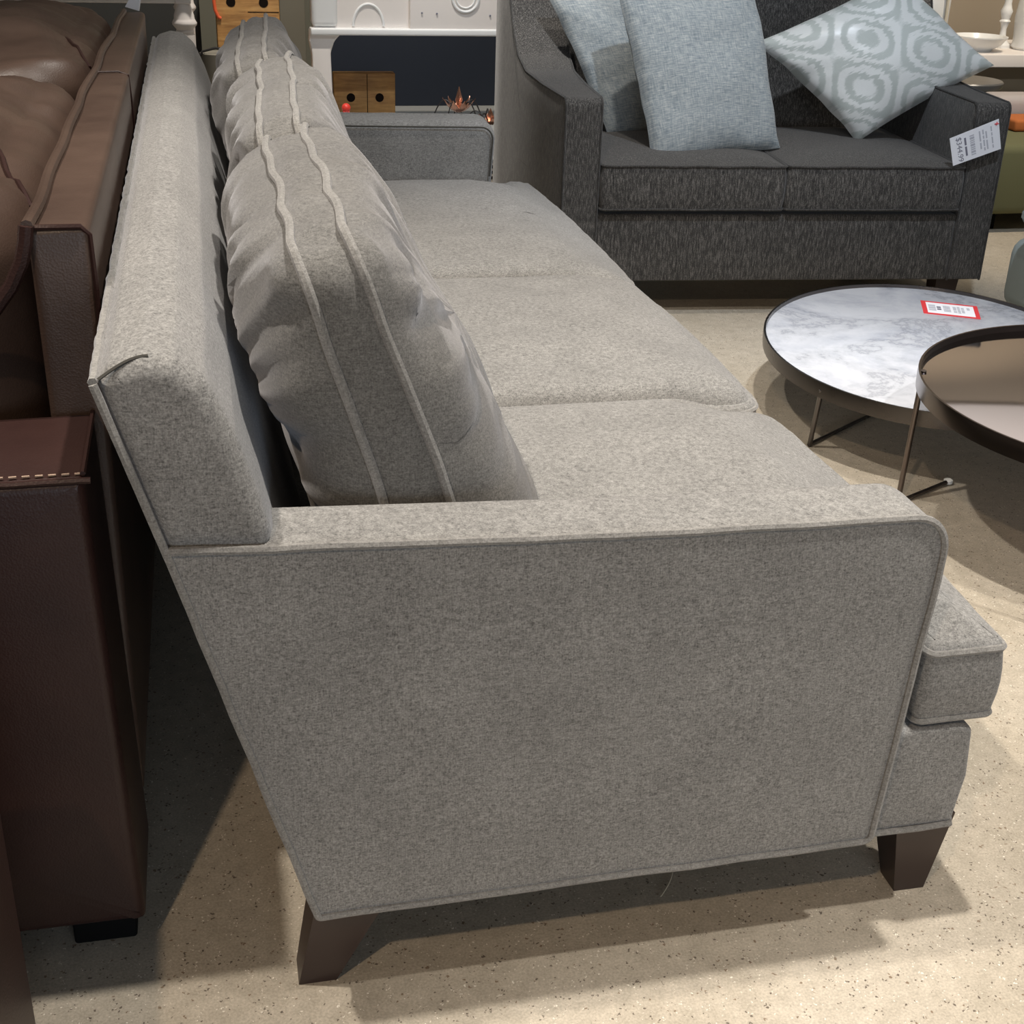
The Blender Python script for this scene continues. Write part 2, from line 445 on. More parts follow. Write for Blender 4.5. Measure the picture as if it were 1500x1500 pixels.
# lower back + base
a = MB(); q = [(.078, .12), (-.046, .56), (.0, .56), (.05, .30), (.16, .28), (.16, .12)]
slab(a, resample(rounded(q, .004, 2), .05), .008, L-.008, .003, .003, lambda x, y, w: (x, w, y)); build('back_panel', a, M_SOFA, sofa)
a = MB(); a.rbox(.12, .70, .02, L-.02, .122, .262, .004); build('deck', a, M_SOFA, sofa)
a = MB(); fr = [(.69, .12), (.826, .122), (.834, .19), (.828, .258), (.81, .264), (.69, .264)]
slab(a, resample(rounded(fr, [.002, .006, .02, .012, .01, .002], 4), .03), .015, L-.015, .008, .008, lambda x, y, w: (x, w, y), puff0=-.003)
fro = build('front_rail', a, M_SOFA, sofa)
p = MB(); p.tube([(.70, .014, .122), (.78, .013, .122), (.822, .014, .123), (.829, .03, .123)]+[(.829, y, .123) for y in [.1+i*.1 for i in range(23)]]+[(.829, L-.02, .123), (.70, L-.014, .122)], .0038, 6); build('piping', p, M_PIPE, fro)
# seat cushions
def seat(poly, near_piping, ys):
    P = resample(rounded(poly, [(.010 if (q[1] < .05 or q[1] > L-.05) else .05) if q[0] > .8 else .012 for q in poly], 7), .022)
    y_a, y_b = min(q.y for q in P), max(q.y for q in P)
    for q in P:
        if q.x > .78: q.x += .012*(1-(2*(q.y-y_a)/(y_b-y_a)-1)**2)
    xm = max(q.x for q in P)
    def edge(x): # top height at the perimeter, falls to the front
        t = max(0, min(1, (x-(xm-.165))/.075)); t = t*t*(3-2*t); return .390-.016*t
    kx, ky = .74 if len(poly) > 4 else .5, (ys[0]+ys[1])/2
    K = Vector((kx, ky))
    Ls = []
    zb = .266
    Ls.append([(*q, zb+.002) for q in inset(P, .03)]); Ls.append([(*q, zb) for q in inset(P, .012)])
    for k in range(4):
        a_ = PI/2*k/3; Ls.append([(*q, zb+.012*(1-math.cos(a_))) for q in inset(P, .012*(1-math.sin(a_)))])
    for t in (.3, .5, .7): Ls.append([(*(Vector(q)), (zb+.012)*(1-t)+(edge(q.x)-.018)*t) for q in inset(P, -.004*math.sin(t*PI))])
    for k in range(5):
        a_ = PI/2*k/4; Ls.append([(*q, edge(q.x)-.018*(1-math.sin(a_))) for q in inset(P, .014*(1-math.cos(a_)))])
    base = inset(P, .014)
    for k in range(1, 27):
        s = 1-(k/27)**1.5; ring = []
        for q in base:
            w = K+(q-K)*s; d = sdist(P, w)-.014
            df = max(0, xm-.012-w.x); lam = .009+.05*max(0, min(1, (w.x-.66)/.1)) if len(poly) > 4 else .009; z = edge(w.x)+.022*(1-math.exp(-max(d, 0)/lam))*(1-.55*math.exp(-df/.045))+(.390-edge(w.x))*(1-math.exp(-df/.05))*(1-math.exp(-max(d, 0)/(lam+.015)))+.012*min(1, max(d, 0)/.2)+wob((w.x, w.y, 1), 9, .003)*min(1, d/.05)
            ring.append((w.x, w.y, z))
        Ls.append(ring)
    m = MB(); m.loops(Ls); o = build('seat_cushion', m, M_SOFA, sofa)
    p = MB()
    for dz, rr in ((0, .0045), (1, .0042)):
        pts = []
        for q in inset(P, .001):
            z = edge(q.x)-.012 if dz == 0 else zb+.008
            pts.append((q.x+wob((q.x, q.y, 5), 25, .002), q.y, z+wob((q.x, q.y, 9), 25, .002)))
        p.tube(pts, rr, 6, closed=True)
    build('piping', p, M_PIPE, o)
seat([(.16, .114), (.752, .114), (.752, .018), (.85, .018), (.85, .733), (.16, .733)], True, (.114, .733))
seat([(.16, .737), (.85, .737), (.85, 1.413), (.16, 1.413)], True, (.737, 1.413))
seat([(.16, 1.417), (.85, 1.417), (.85, L-.018), (.752, L-.018), (.752, L-.114), (.16, L-.114)], True, (1.417, L-.114))
# legs
def leg(mb, b, t, z0, z1):
    mb.loops([[(b[0], b[2], z0), (b[1], b[2], z0), (b[1], b[3], z0), (b[0], b[3], z0)], [(t[0], t[2], z1), (t[1], t[2], z1), (t[1], t[3], z1), (t[0], t[3], z1)]])
for ya, s in ((0, 1), (L, -1)):
    m = MB(); leg(m, (.784, .824, ya+.042*s, ya+.078*s), (.762, .838, ya+.03*s, ya+.10*s), 0, .124); build('leg', m, M_WOODLEG, sofa)
    m = MB(); leg(m, (.048, .09, ya+.022*s, ya+.062*s), (.072, .155, ya+.018*s, ya+.085*s), 0, .124); build('leg', m, M_WOODLEG, sofa)

# back cushions
def back_cushion(yc, W, H, org, ang, front, rear, seed, bx=.026, twist=0., folds=((), ())):
    """boxed cushion: u along Y, v up, w towards the room; org = (x,z) of the bottom middle of the boxing"""
    cx = W/2; ol = []
    cor = .045; P = rounded([(-cx, 0), (cx, 0), (cx, H), (-cx, H)], [.05, .05, cor, cor], 6)
    P = resample(P, .014); n = len(P)
    arc = [0.]
    for i in range(1, n): arc.append(arc[-1]+(P[i]-P[i-1]).length)
    ca, sa = math.cos(ang), math.sin(ang)
    def mp(u, v, w):
        w += twist*u
        return (org[0] - sa*v + ca*w, yc+u, org[1] + ca*v + sa*w)
    per = arc[-1]
    def nz(i, k, f, a): # periodic along the outline
        t = arc[i]/per*2*PI
        return noise.noise(Vector((math.cos(t)*f, math.sin(t)*f, k+seed*7.3)))*a
    seamd = [nz(i, 0, 3.5, .007)+nz(i, 3, 10, .002) for i in range(n)]
    # outline with slightly full edges
    def ring(s, w, sd=0., bul=0.):
        out = []; c = Vector((0, H*.5))
        Q = inset(P, -bul) if bul else P
        for i, q in enumerate(Q):
            d = (q-c)*s; d *= 1-seamd[i]*sd*2.6
            out.append([c.x+d.x, c.y+d.y, w])
        return out
    K = 22; Ls = []
    def panel(D, sign, wob_seed):
        rs = []
        for k in range(1, K+1):
            t = k/K; s = 1-t*.985
            prof = (1-(s)**4.2)**.5
            rg = ring(s, 0)
            for i in range(n):
                e = math.exp(-t*4.5)
                wr = nz(i, wob_seed, 8, 1.)*.7+nz(i, wob_seed+11+t*.4, 18, 1.)*.35
                lowu = noise.noise(Vector((rg[i][0]*7, rg[i][1]*7, wob_seed+seed)))*.022
                amp = .034*t**.5*e*2.2
                bb = bx*(1+.42*max(0, 1-rg[i][1]/H)); rg[i][2] = nz(i, 20, 3.2, .0065)*max(0, 1-t*2.5) + sign*(bb + D*prof + wr*amp + lowu*prof)
                D2 = D*((.52+.55*max(0, min(1, 1-rg[i][1]/H))) if sign > 0 else (.98+.2*max(0, 1-rg[i][1]/H)))
                rg[i][2] += sign*(D2-D)*prof
                for (fu0, fv0, fu1, fv1, fw, fd) in folds[0 if sign > 0 else 1]:
                    ab = Vector((fu1-fu0, fv1-fv0)); pa = Vector((rg[i][0]-fu0, rg[i][1]-fv0)); tt = max(0, min(1, pa.dot(ab)/ab.length_squared))
                    dd = (pa-ab*tt).length; rg[i][2] -= sign*fd*.62*math.exp(-(dd/(fw*1.45))**2)
                # fullness: push the outline outward just off the seam
                push = .022*math.sin(min(1, t*3)*PI)*(1 if t < .333 else 0)
                d = Vector((rg[i][0], rg[i][1]-H*.5)); d.normalize(); rg[i][0] += d.x*push*.5; rg[i][1] += d.y*push*.5
            rs.append([tuple(q) for q in rg])
        return rs
    pf = panel(front, 1, 1.5); pr_ = panel(rear, -1, 5.5)
    Ls += pr_[::-1]
    bxr = []
    for k in range(7):
        t = k/6; w = (-1+2*t); b = .007*math.sin(t*PI)
        rg = ring(1, w, 1., b)
        for i in range(n):
            bb = bx*(1+.42*max(0, 1-rg[i][1]/H)); rg[i][2] = rg[i][2]*bb + nz(i, 20, 3.2, .0065)
            sgn = nz(i, 31+t*.9, 9, .007)*math.sin(t*PI)
            cdn = -.013*math.sin(t*PI)*(math.exp(-(Vector((abs(rg[i][0])-(W/2-.035), rg[i][1]-H)).length/.022)**2)+.7*math.exp(-(Vector((abs(rg[i][0])-W/2, rg[i][1]-H*.62)).length/.03)**2)); sgn += cdn
            rg[i][1] += sgn; rg[i][0] += sgn*(1 if rg[i][0] > 0 else -1)*.4
        bxr.append([tuple(q) for q in rg])
    Ls += bxr; Ls += pf
    m = MB(); m.loops([[mp(*q) for q in l] for l in Ls]); o = build('back_cushion', m, M_SOFAC, sofa, angle=75)
    p = MB()
    for rg in (bxr[0], bxr[-1]):
        c = Vector((0, H*.5)); pts = []
        for (u, v, w) in rg:
            d = Vector((u, v))-c; d *= 1.008; pts.append(mp(c.x+d.x, c.y+d.y, w))
        p.tube(pts, .0052, 7, closed=True)
    build('piping', p, M_PIPE, o)
back_cushion(.432, .62, .425, (.240, .405), .31, .105, .080, 1.0, twist=0.0, folds=(
    ((-.31, .27, -.19, .34, .014, .016), (-.31, .18, -.16, .215, .013, .013), (-.31, .12, -.2, .15, .012, .010), (-.30, .345, -.24, .41, .016, .014), (-.05, .43, -.02, .33, .014, .012), (.12, .43, .10, .33, .016, .014)),
    ((-.33, .345, -.20, .40, .030, .030), (-.31, .24, -.2, .20, .016, .016), (-.31, .15, -.22, .14, .014, .012), (-.05, .43, -.04, .34, .016, .014), (.15, .43, .14, .33, .018, .014))))
back_cushion(1.078, .67, .425, (.234, .405), .27, .084, .075, 2.0, twist=.05, folds=(
    ((-.2, .43, -.18, .33, .016, .014), (.0, .43, .02, .34, .014, .012), (.2, .43, .18, .33, .016, .014), (-.33, .38, -.26, .40, .02, .02)),
    ((-.33, .38, -.24, .36, .022, .022), (-.1, .43, -.1, .33, .016, .014), (.15, .43, .14, .33, .016, .014))))
back_cushion(1.80, .70, .415, (.230, .405), .28, .078, .07, 3.7, twist=.06, folds=(
    ((-.2, .43, -.18, .33, .016, .014), (.1, .43, .1, .33, .016, .014)), ((-.33, .36, -.25, .36, .025, .03), (-.1, .42, -.1, .33, .016, .016))))

# ------------------------------------------------------------------ brown leather sofa (its back against the grey one)
br = thing('leather_sofa', (-.6, 1.25, 0), 'dark brown leather sofa standing back to back with the grey sofa at left', 'sofa')
BY0, BY1 = .275, 2.36
rx = -.112
a = MB(); prof = [(-.172, .10), (-.172, .795), (-.112, .797), (-.118, .10)]
slab(a, resample(rounded(prof, [.003, .008, .009, .003], 5), .03), BY0, BY1, .007, .02, lambda x, y, w: (x+wob((x, w*6, y), 1.2, .004), w, y+wob((w*7, 0, 1), 1, .006)), rings=3)
bfr = build('back_frame', a, M_LEATH, br)
p = MB(); p.tube([(-.171+wob((0, y*4, 0), 1, .005)+(.0 if y < 1.3 else .01*(y-1.3)), y, .799+wob((4, y*5, 0), 1, .003)) for y in [BY0-.004+(BY1-BY0)*i/70 for i in range(71)]], .0065, 8)
build('piping', p, M_LEATH, bfr)
p = MB(); p.tube([(-.171, BY0-.004, .800), (-.1735, BY0-.005, .785), (-.179, BY0-.006, .765), (-.192, BY0-.007, .74), (-.212, BY0-.008, .715), (-.24, BY0-.009, .69), (-.28, BY0-.01, .665)], .0075, 8); build('piping', p, M_LEATHD, bfr)
p = MB(); p.tube([(-.165, BY0+.002, .797), (-.12, BY0+.001, .797), (-.112, BY0+.004, .788), (-.111, BY0+.004, .74), (-.112, BY0+.004, .6)], .003, 6)
build('seam', p, M_LEATHD, bfr)
p = MB(); p.tube([(-.165, 1.34, .7995), (-.13, 1.345, .8), (-.1135, 1.342, .795), (-.111, 1.342, .75), (-.112, 1.342, .6)], .0018, 6)
build('seam', p, M_LEATHD, bfr)
# near arm: padded top, stitched edge, outer panel
for ya, s in ((.10, 1), (2.54, -1)):
    a = MB()
    ar = [(-1.0, .05), (-1.0, .585), (-.126, .598), (-.116, .05)]
    slab(a, resample(rounded(ar, [.003, .04, .006, .004], 4), .04), ya, ya+.185*s, .012, .03, lambda x, y, w: (x+.0*w, w, y+(.022*(w-.1) if s > 0 else 0)), puff0=-.004*s, rings=3)
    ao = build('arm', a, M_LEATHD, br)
    if s > 0:
        p = MB(); p.tube([(x, ya+.002, .5965+wob((x*40, 0, 0), 1, .0012)) for x in [-.7+.58*i/90 for i in range(91)]], .0032, 6); 
        p.tube([(-.1275, ya+.01+.16*t, .6+.001*t) for t in [i/20 for i in range(21)]], .0028, 6)
        build('piping', p, M_LEATHD, ao)
        p = MB()
        for i in range(46):
            x = -.128-.012*i; p.tube([(x, ya+.012, .5995), (x-.007, ya+.0115, .5995)], .0012, 5)
        for i in range(13):
            y = ya+.018+.012*i; p.tube([(-.1285, y, .6005), (-.1285, y+.007, .6005)], .0012, 5)
        build('stitching', p, M_THREAD, ao)
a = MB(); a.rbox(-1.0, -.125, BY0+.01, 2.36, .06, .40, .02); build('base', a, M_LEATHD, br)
for x in (-.95, -.20):
    for y in (.13, 2.45):
        m = MB(); m.rbox(x-.0, x+.07, y, y+.07, 0, .06, .004); build('leg', m, M_BLACK, br)
# leather back cushions
def lcush(y0, y1, zt, seed):
    P = resample(rounded([(-.52, y0), (-.178, y0), (-.178, y1), (-.52, y1)], [.10, .13, .22, .18], 8), .02); Ls = []
    K = Vector((-.35, (y0+y1)/2)); zb = .36
    for k in range(5): Ls.append([(*q, zb+.1*k*(zt-.07-zb)/.4) for q in inset(P, .004-.012*math.sin(k/4*PI))])
    for k in range(1, 9):
        t = PI/2*k/8; Ls.append([(*q, zt-.07*(1-math.sin(t))) for q in inset(P, .055*(1-math.cos(t)))])
    base = inset(P, .055)
    for k in range(1, 15):
        s = 1-k/15; Ls.append([(*(K+(q-K)*s), zt+.045*(1-s*s)) for q in base])
    def wr(p):
        x, y, z = p
        if z < .6: return p
        f = min(1, (z-.6)/.15)
        d = noise.noise(Vector((x*7+y*2, y*16-x*9, seed)))*.010+noise.noise(Vector((x*4, y*30-x*24, seed+3)))*.005+noise.noise(Vector((x*3, y*5, seed+8)))*.014
        return (x+d*.3*f, y, z+d*f)
    m = MB(); m.loops([[wr(p) for p in l] for l in Ls]); o = build('back_cushion', m, M_LEATH, br, angle=80)
    p = MB(); pts = []
    for i in range(25):
        t = i/24; x = -.188-.20*t; y = y0+.17+.42*math.sin(t*PI/2)
        d = sdist(P, Vector((x, y))); zz_ = zt-.07*(1-math.sqrt(max(0, 1-max(0, 1-d/.055)**2)))+.045*min(1, max(0, d-.055)/.12)*.9
        q = wr((x, y, zz_)); pts.append((q[0], q[1], q[2]+.001))
    p.tube(pts, .0035, 6); build('seam', p, M_LEATHD, o)
lcush(.285, 1.30, .80, 2.1)
lcush(1.335, 2.35, .81, 6.2)
a = MB(); a.rbox(-1.0, -.42, .30, 1.32, .38, .52, .04); build('seat_cushion', a, M_LEATH, br)
a = MB(); a.rbox(-1.0, -.42, 1.34, 2.34, .38, .52, .04); build('seat_cushion', a, M_LEATH, br)

# closer leather block at the left frame edge
ot = thing('leather_ottoman', (-.6, -.35, 0), 'dark leather ottoman at lower left corner, cut off by the photo edge', 'ottoman')
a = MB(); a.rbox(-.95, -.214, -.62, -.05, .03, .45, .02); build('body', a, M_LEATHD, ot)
for x in (-.93, -.26):
    for y in (-.6, -.13):
        m = MB(); m.rbox(x, x+.05, y, y+.05, 0, .035, .003); build('foot', m, M_BLACK, ot)

# ------------------------------------------------------------------ charcoal loveseat (local frame)
LA = Vector((1.153, 2.367, 0)); LPHI = math.atan2(-.0893, .996)
love = thing('loveseat', LA, 'charcoal tweed two seat loveseat with three throw pillows on it', 'sofa', rz=LPHI, local=True)
LM = Matrix.Translation(LA) @ Matrix.Rotation(LPHI, 4, 'Z')
XL, XR = -.117, .916; DEP = .85
ap = [(0, .10), (0, .592), (.25, .592), (.45, .60), (.56, .635), (.64, .72), (.70, .83), (.76, .862), (.83, .862), (DEP, .84), (DEP, .10)]
AP = resample(rounded(ap, [.004, .022, .1, .12, .1, .1, .05, .03, .02, .02, .004], 6), .025)
for s in (-1, 1):
    a = MB()
    def mp(x, y, w, s=s):
        fl = .106*x  # flares outwards towards the back
        if s < 0: return (XL - w*(.101) - fl*w, x, y)
        return (XR + w*(.101) + fl*.35*w, x, y)
    # w: 0 inner .. 1 outer
    polys = []
    P2 = AP
    loops = []
    cen = Vector((.42, .38))
    for k in range(3, 0, -1): loops.append([mp(*(cen+(q-cen)*(1-k/3.5)), 0.) for q in inset(P2, .008)])
    for k in range(4):
        t = PI/2*(1-k/3); loops.append([mp(*q, .08*(1-math.sin(t))) for q in inset(P2, .008*(1-math.cos(t)))])
    for k in range(4):
        t = PI/2*k/3; loops.append([mp(*q, 1-.08*(1-math.sin(t))) for q in inset(P2, .008*(1-math.cos(t)))])
    for k in range(1, 4): loops.append([mp(*(cen+(q-cen)*(1-k/3.5)), 1.+.03*(k/3)) for q in inset(P2, .008)])
    a.loops(loops); ao = build('arm', a, M_LOVE, love)
    p = MB()
    for w in (.03, .985):
        pts = [mp(*q, w) for q in AP if not (q.y < .11 and q.x > .01) and q.x < .7]
        pts.sort(key=lambda q: (q[1]*3+q[2] if q[2] > .58 else q[2]*.9-10))
        p.tube(pts, .0032, 6)
    build('piping', p, M_LOVEP, ao)
a = MB(); bp = [(.60, .26), (.655, .60), (.70, .86), (.74, .885), (.80, .885), (.84, .86), (.84, .12), (.6, .12)]
slab(a, resample(rounded(bp, [.01, .1, .03, .03, .03, .02, .005, .005], 5), .03), XL+.002, XR-.002, .006, .006, lambda x, y, w: (w, x, y)); build('backrest', a, M_LOVE, love)
a = MB(); a.rbox(XL+.001, XR-.001, .002, .62, .10, .288, .008, rb=.004); build('front_rail', a, M_LOVE, love)
def lseat(x0, x1, k):
    def edge(y): return .421
    m = MB(); P = resample(rounded([(x0, -.012), (x1, -.012), (x1, .60), (x0, .60)], .014, 4), .03)
    K = Vector(((x0+x1)/2, .3)); Ls = []; zb = .298
    Ls.append([(*q, zb) for q in inset(P, .03)])
    for j in range(4):
        t = PI/2*j/3; Ls.append([(*q, zb+.008*(1-math.cos(t))) for q in inset(P, .008*(1-math.sin(t)))])
    for t in (.25, .5, .75): Ls.append([(*q, zb+.008+t*(.421-zb-.016)) for q in inset(P, -.003)])
    for j in range(4):
        t = PI/2*j/3; Ls.append([(*q, .421-.008*(1-math.sin(t))) for q in inset(P, .008*(1-math.cos(t)))])
    base = inset(P, .008)
    for j in range(1, 13):
        s = 1-j/13; rg = []
        for q in base:
            w = K+(q-K)*s; d = max(0, sdist(P, w)-.008); rg.append((w.x, w.y, .421+.022*(1-math.exp(-d/.07))))
        Ls.append(rg)
    m.loops(Ls); o = build('seat_cushion', m, M_LOVE, love)
    p = MB()
    for z in (.4195, .303): p.tube([(q.x, q.y, z+wob((q.x, q.y, z), 15, .002)) for q in inset(P, .0)], .0034, 6, closed=True)
    build('piping', p, M_LOVEP, o)
lseat(XL+.006, .400, 0); lseat(.406, XR-.004, 1)
for x in (-.17, .90):
    for y in (.03, .74):
        m = MB(); leg(m, (x+.008, x+.062, y+.008, y+.062), (x, x+.07, y, y+.07), 0, .105); build('leg', m, M_WOODLEG, love)

# ------------------------------------------------------------------ throw pillows
def unproj(u, v):
    return (r2*((u-750)/F_PX) + u2*((750-v)/F_PX) + fwd)
def lp(u, v, yl):
    """world point on the loveseat's local plane y = yl seen at a photo position"""
    n = Vector((-math.sin(LPHI), math.cos(LPHI), 0)); d = unproj(u, v)
    t = ((LA+n*yl-CAM).dot(n))/d.dot(n); return CAM+d*t
def pillow(name, bl, brr, tr, tl, T, mat, label, seed, pinch=.035, ear=.0):
    c = (bl+brr+tr+tl)/4; ax = (brr-bl).normalized(); nrm = ax.cross((tl-bl)).normalized()
    if nrm.y > 0: nrm = -nrm
    m = MB(); N = 44
    def fn(sign):
        def g(u, v):
            U = 2*u-1; V = 2*v-1
            # concave edges
            uu = .5+.5*U*(1-pinch*(1-V*V)*abs(U)**3); vv = .5+.5*V*(1-pinch*(1-U*U)*abs(V)**3)
            p = bl*(1-uu)*(1-vv)+brr*uu*(1-vv)+tr*uu*vv+tl*(1-uu)*vv
            e = (max(0, 1-U*U))**.5*(max(0, 1-V*V))**.5
            e = e**.85
            corner = (abs(U)*abs(V))**4
            w = noise.noise(Vector((U*2.2, V*2.2, seed)))*.012*e
            ang = math.atan2(V, U)
            w += noise.noise(Vector((math.cos(ang)*5, math.sin(ang)*5, seed+9)))*.012*e*(max(abs(U), abs(V))**3)
            return p+nrm*(sign*T*e*(1 if sign > 0 else .8)+w) + nrm*noise.noise(Vector((U*3, V*3, seed+2)))*.012*max(abs(U), abs(V))**6
        return g
    m.grid(fn(1), N, N); m.grid(fn(-1), N, N)
    o = build(name, m, mat, origin=tuple((bl+brr)/2), angle=80)
    return tag(o, label, 'pillow'), fn(1)
Z3 = Vector((0, 0, 1))
A_bl, A_br, A_tl, A_tr = lp(890, 198, .40), lp(1075, 186, .43), lp(800, -12, .575), lp(1005, -30, .59)
pillow('throw_pillow', A_bl, A_br, A_tr, A_tl, .055, M_BLUE, 'blue grey linen pillow leaning behind another, in the loveseat left corner', 3.1)
B_bl, B_br, B_tl, B_tr = lp(958, 242, .11), lp(1142, 217, .20), lp(903, -18, .32), lp(1103, -22, .40)
pillow('throw_pillow', B_bl, B_br, B_tr, B_tl, .075, M_BLUE, 'front blue grey linen pillow standing mid loveseat across the seat gap', 5.7, pinch=.02)
C_l, C_b, C_r, C_t = lp(1106, 62, .44), lp(1256, 208, .30), lp(1456, 96, .33), lp(1316, -38, .46)
pillow('throw_pillow', C_b, C_r, C_t, C_l, .085, M_SATIN, 'shiny white and silver ikat pillow balanced on one corner by right arm', 8.3, pinch=.05)

# price tag hanging on the loveseat's right arm
tg = thing('price_tag', lp(1463, 175, -.014), 'white paper price tag hanging on the right arm of the charcoal loveseat', 'tag')
q = [lp(1391, 203, -.02), lp(1396, 243, -.02), lp(1466, 218, -.02), lp(1463, 174, -.02)]
nrm = (q[2]-q[1]).cross(q[0]-q[1]).normalized()
if nrm.y > 0: nrm = -nrm
m = MB(); m.loops([[p-nrm*.0006 for p in q], [p+nrm*.0006 for p in q]]); build('card', m, M_PAPER, tg)
# axes: text reads along the long edge turned upright: baseline runs down the card's short edge
ex = (q[1]-q[0]).normalized(); ey = (q[3]-q[0]); ey = (ey-ex*ey.dot(ex)).normalized()
if ex.cross(ey).dot(nrm) < 0: pass
def tagm(a, b, origin):
    # a along q0->q3, b along q0->q1 (0..1)
    p = q[0]*(1-a)*(1-b)+q[3]*a*(1-b)+q[2]*a*b+q[1]*(1-a)*b + nrm*.0008 - Vector(origin)
    X = ex; Y = nrm.cross(ex)
    mt = Matrix((X, Y, nrm)).transposed().to_4x4(); mt.translation = p; return mt
org = OFF[tg.name]
text('price_text', '$344.99', .021, M_INK, tg, tagm(.17, .52, org))
printed('printed_line', .05, .0055, M_INK, tg, tagm(.30, .5, org), (4, 5))
for a_ in (.41, .44, .47): printed('barcode', .055, .0045, M_INK2, tg, tagm(a_, .52, org), (1, 2, 1, 1, 2, 1, 1, 2, 1))
printed('printed_line', .05, .0042, M_INK2, tg, tagm(.60, .46, org), (5, 3)); printed('printed_line', .058, .0042, M_INK2, tg, tagm(.67, .5, org)); printed('printed_line', .05, .0042, M_INK2, tg, tagm(.73, .54, org), (3, 4)); printed('printed_line', .06, .0035, M_INK2, tg, tagm(.84, .5, org))
m = MB(); e = tagm(.95, .14, (0, 0, 0)).translation; m.tube([e-Vector((.006, 0, 0)), e+Vector((.006, 0, .001))], .0016, 6); m.tube([e-Vector((0, 0, .004)), e+Vector((0, 0, .006))], .0014, 6); build('fastener', m, M_RED, tg)

# ------------------------------------------------------------------ coffee tables
MC = Vector((1.606, 1.548)); MAJ, MIN = .473, .378; MANG = math.atan2(.917, .399)
def ell(k, n, sc=1., off=0.):
    t = 2*PI*k/n; a, b = MAJ*sc+off, MIN*sc+off
    x, y = a*math.cos(t), b*math.sin(t)
    return (MC.x+x*math.cos(MANG)-y*math.sin(MANG), MC.y+x*math.sin(MANG)+y*math.cos(MANG))
mt = thing('coffee_table', (MC.x, MC.y, 0), 'low round white marble coffee table with dark steel rim', 'table')
NE = 96; ZT = .18
def ering(off, z): return [(*ell(k, NE, 1, off), z) for k in range(NE)]
m = MB(); m.loops([ering(-.004, ZT-.022), ering(-.004, ZT-.009), ering(-.006, ZT-.008)]); build('marble_top', m, M_MARBLE, mt)
m = MB(); m.loops([ering(-.004, ZT-.034), ering(0, ZT-.034), ering(.001, ZT-.02), ering(.001, ZT), ering(-.004, ZT), ering(-.0045, ZT-.01), ering(-.004, ZT-.034)], cap0=False, cap1=False); build('rim', m, M_STEEL, mt)
def rod(mb, a, b, r, n=10): mb.tube([a, Vector(a).lerp(Vector(b), .5), b], r, n)
legpts = [((1.238, 1.322, .164), (1.266, 1.398, 0))]
for dx, dy in ((.26, -.26), (.30, .28), (-.16, .38)):
    legpts.append(((MC.x+dx*1.03, MC.y+dy*1.03, .15), (MC.x+dx, MC.y+dy, 0)))
for a_, b_ in legpts:
    m = MB(); rod(m, a_, (b_[0], b_[1], .004), .0055); build('leg', m, M_STEEL, mt)
m = MB()
rod(m, (1.266, 1.398, .006), (MC.x+.30, MC.y+.28, .006), .0045); rod(m, (MC.x+.26, MC.y-.26, .006), (MC.x-.16, MC.y+.38, .006), .0045)
build('floor_bar', m, M_STEEL, mt)
SC = Vector((1.6698, .879)); SR = .4127; ZS = .30
st = thing('coffee_table', (SC.x, SC.y, 0), 'round bronze mirror tray table nested over the marble table', 'table')
m = MB(); m.lathe([(SR-.005, ZS-.015), (SR-.005, ZS-.0125), (SR-.012, ZS-.0115)], (SC.x, SC.y, 0), 96); build('mirror_top', m, M_MIRROR, st)
m = MB(); L_ = [(SR-.005, ZS-.034), (SR, ZS-.034), (SR+.0005, ZS-.01), (SR, ZS), (SR-.004, ZS), (SR-.005, ZS-.006), (SR-.005, ZS-.034)]
m.lathe(L_, (SC.x, SC.y, 0), 96, False, False); build('rim', m, M_BRONZE, st)
for (ax_, ay_) in ((1.322, 1.085), (SC.x+.2, SC.y-.38), (SC.x+.4, SC.y+.2), (SC.x-.35, SC.y-.28)):
    m = MB(); rod(m, (ax_-.004, ay_-.012, ZS-.008), (ax_+.006, ay_+.016, .004), .0058); build('leg', m, M_BRONZE, st)
m = MB(); rod(m, (1.473, 1.164, .007), (1.326, 1.09, .007), .0045)
build('floor_bar', m, M_BRONZE, st)
m = MB(); m.lathe([(.004, -.006), (.009, -.004), (.0095, .003), (.005, .006)], (1.474, 1.165, .0075), 14); build('foot_cap', m, M_WHITECAP, st)
m = MB(); m.rbox(1.326, 1.333, 1.072, 1.082, ZS-.06, ZS-.02, .001); build('bracket', m, M_CHROME, st)

# sticker on marble
def onz(u, v, z):
    d = unproj(u, v); t = (z-CAM.z)/d.z; return CAM+d*t
sk = thing('price_sticker', onz(1392, 455, ZT-.008), 'red bordered white price sticker lying on the marble tabletop', 'sticker')
qs = [onz(1348, 440, ZT-.008), onz(1353, 459, ZT-.008), onz(1437, 468, ZT-.008), onz(1431, 449, ZT-.008)]
for qq in qs: qq.z = ZT-.008
def quadm(qs, a0, a1, b0, b1, z0, z1):
    def bl(a, b): return qs[0]*(1-a)*(1-b)+qs[3]*a*(1-b)+qs[2]*a*b+qs[1]*(1-a)*b
    c = [bl(a0, b0), bl(a0, b1), bl(a1, b1), bl(a1, b0)]
    return MB().loops([[p+Z3*z0 for p in c], [p+Z3*z1 for p in c]])
build('border', quadm(qs, 0, 1, 0, 1, 0, .0006), M_RED, sk)
build('paper', quadm(qs, .085, .92, .1, .9, .0006, .0009), M_PAPER, sk)
ex = (qs[1]-qs[0]).normalized(); Y = Z3.cross(ex)
def skm(a, b=.5):
    p = qs[0]*(1-a)*(1-b)+qs[3]*a*(1-b)+qs[2]*a*b+qs[1]*(1-a)*b+Z3*.0011-OFF[sk.name]
    mt_ = Matrix((ex, Y, Z3)).transposed().to_4x4(); mt_.translation = p; return mt_
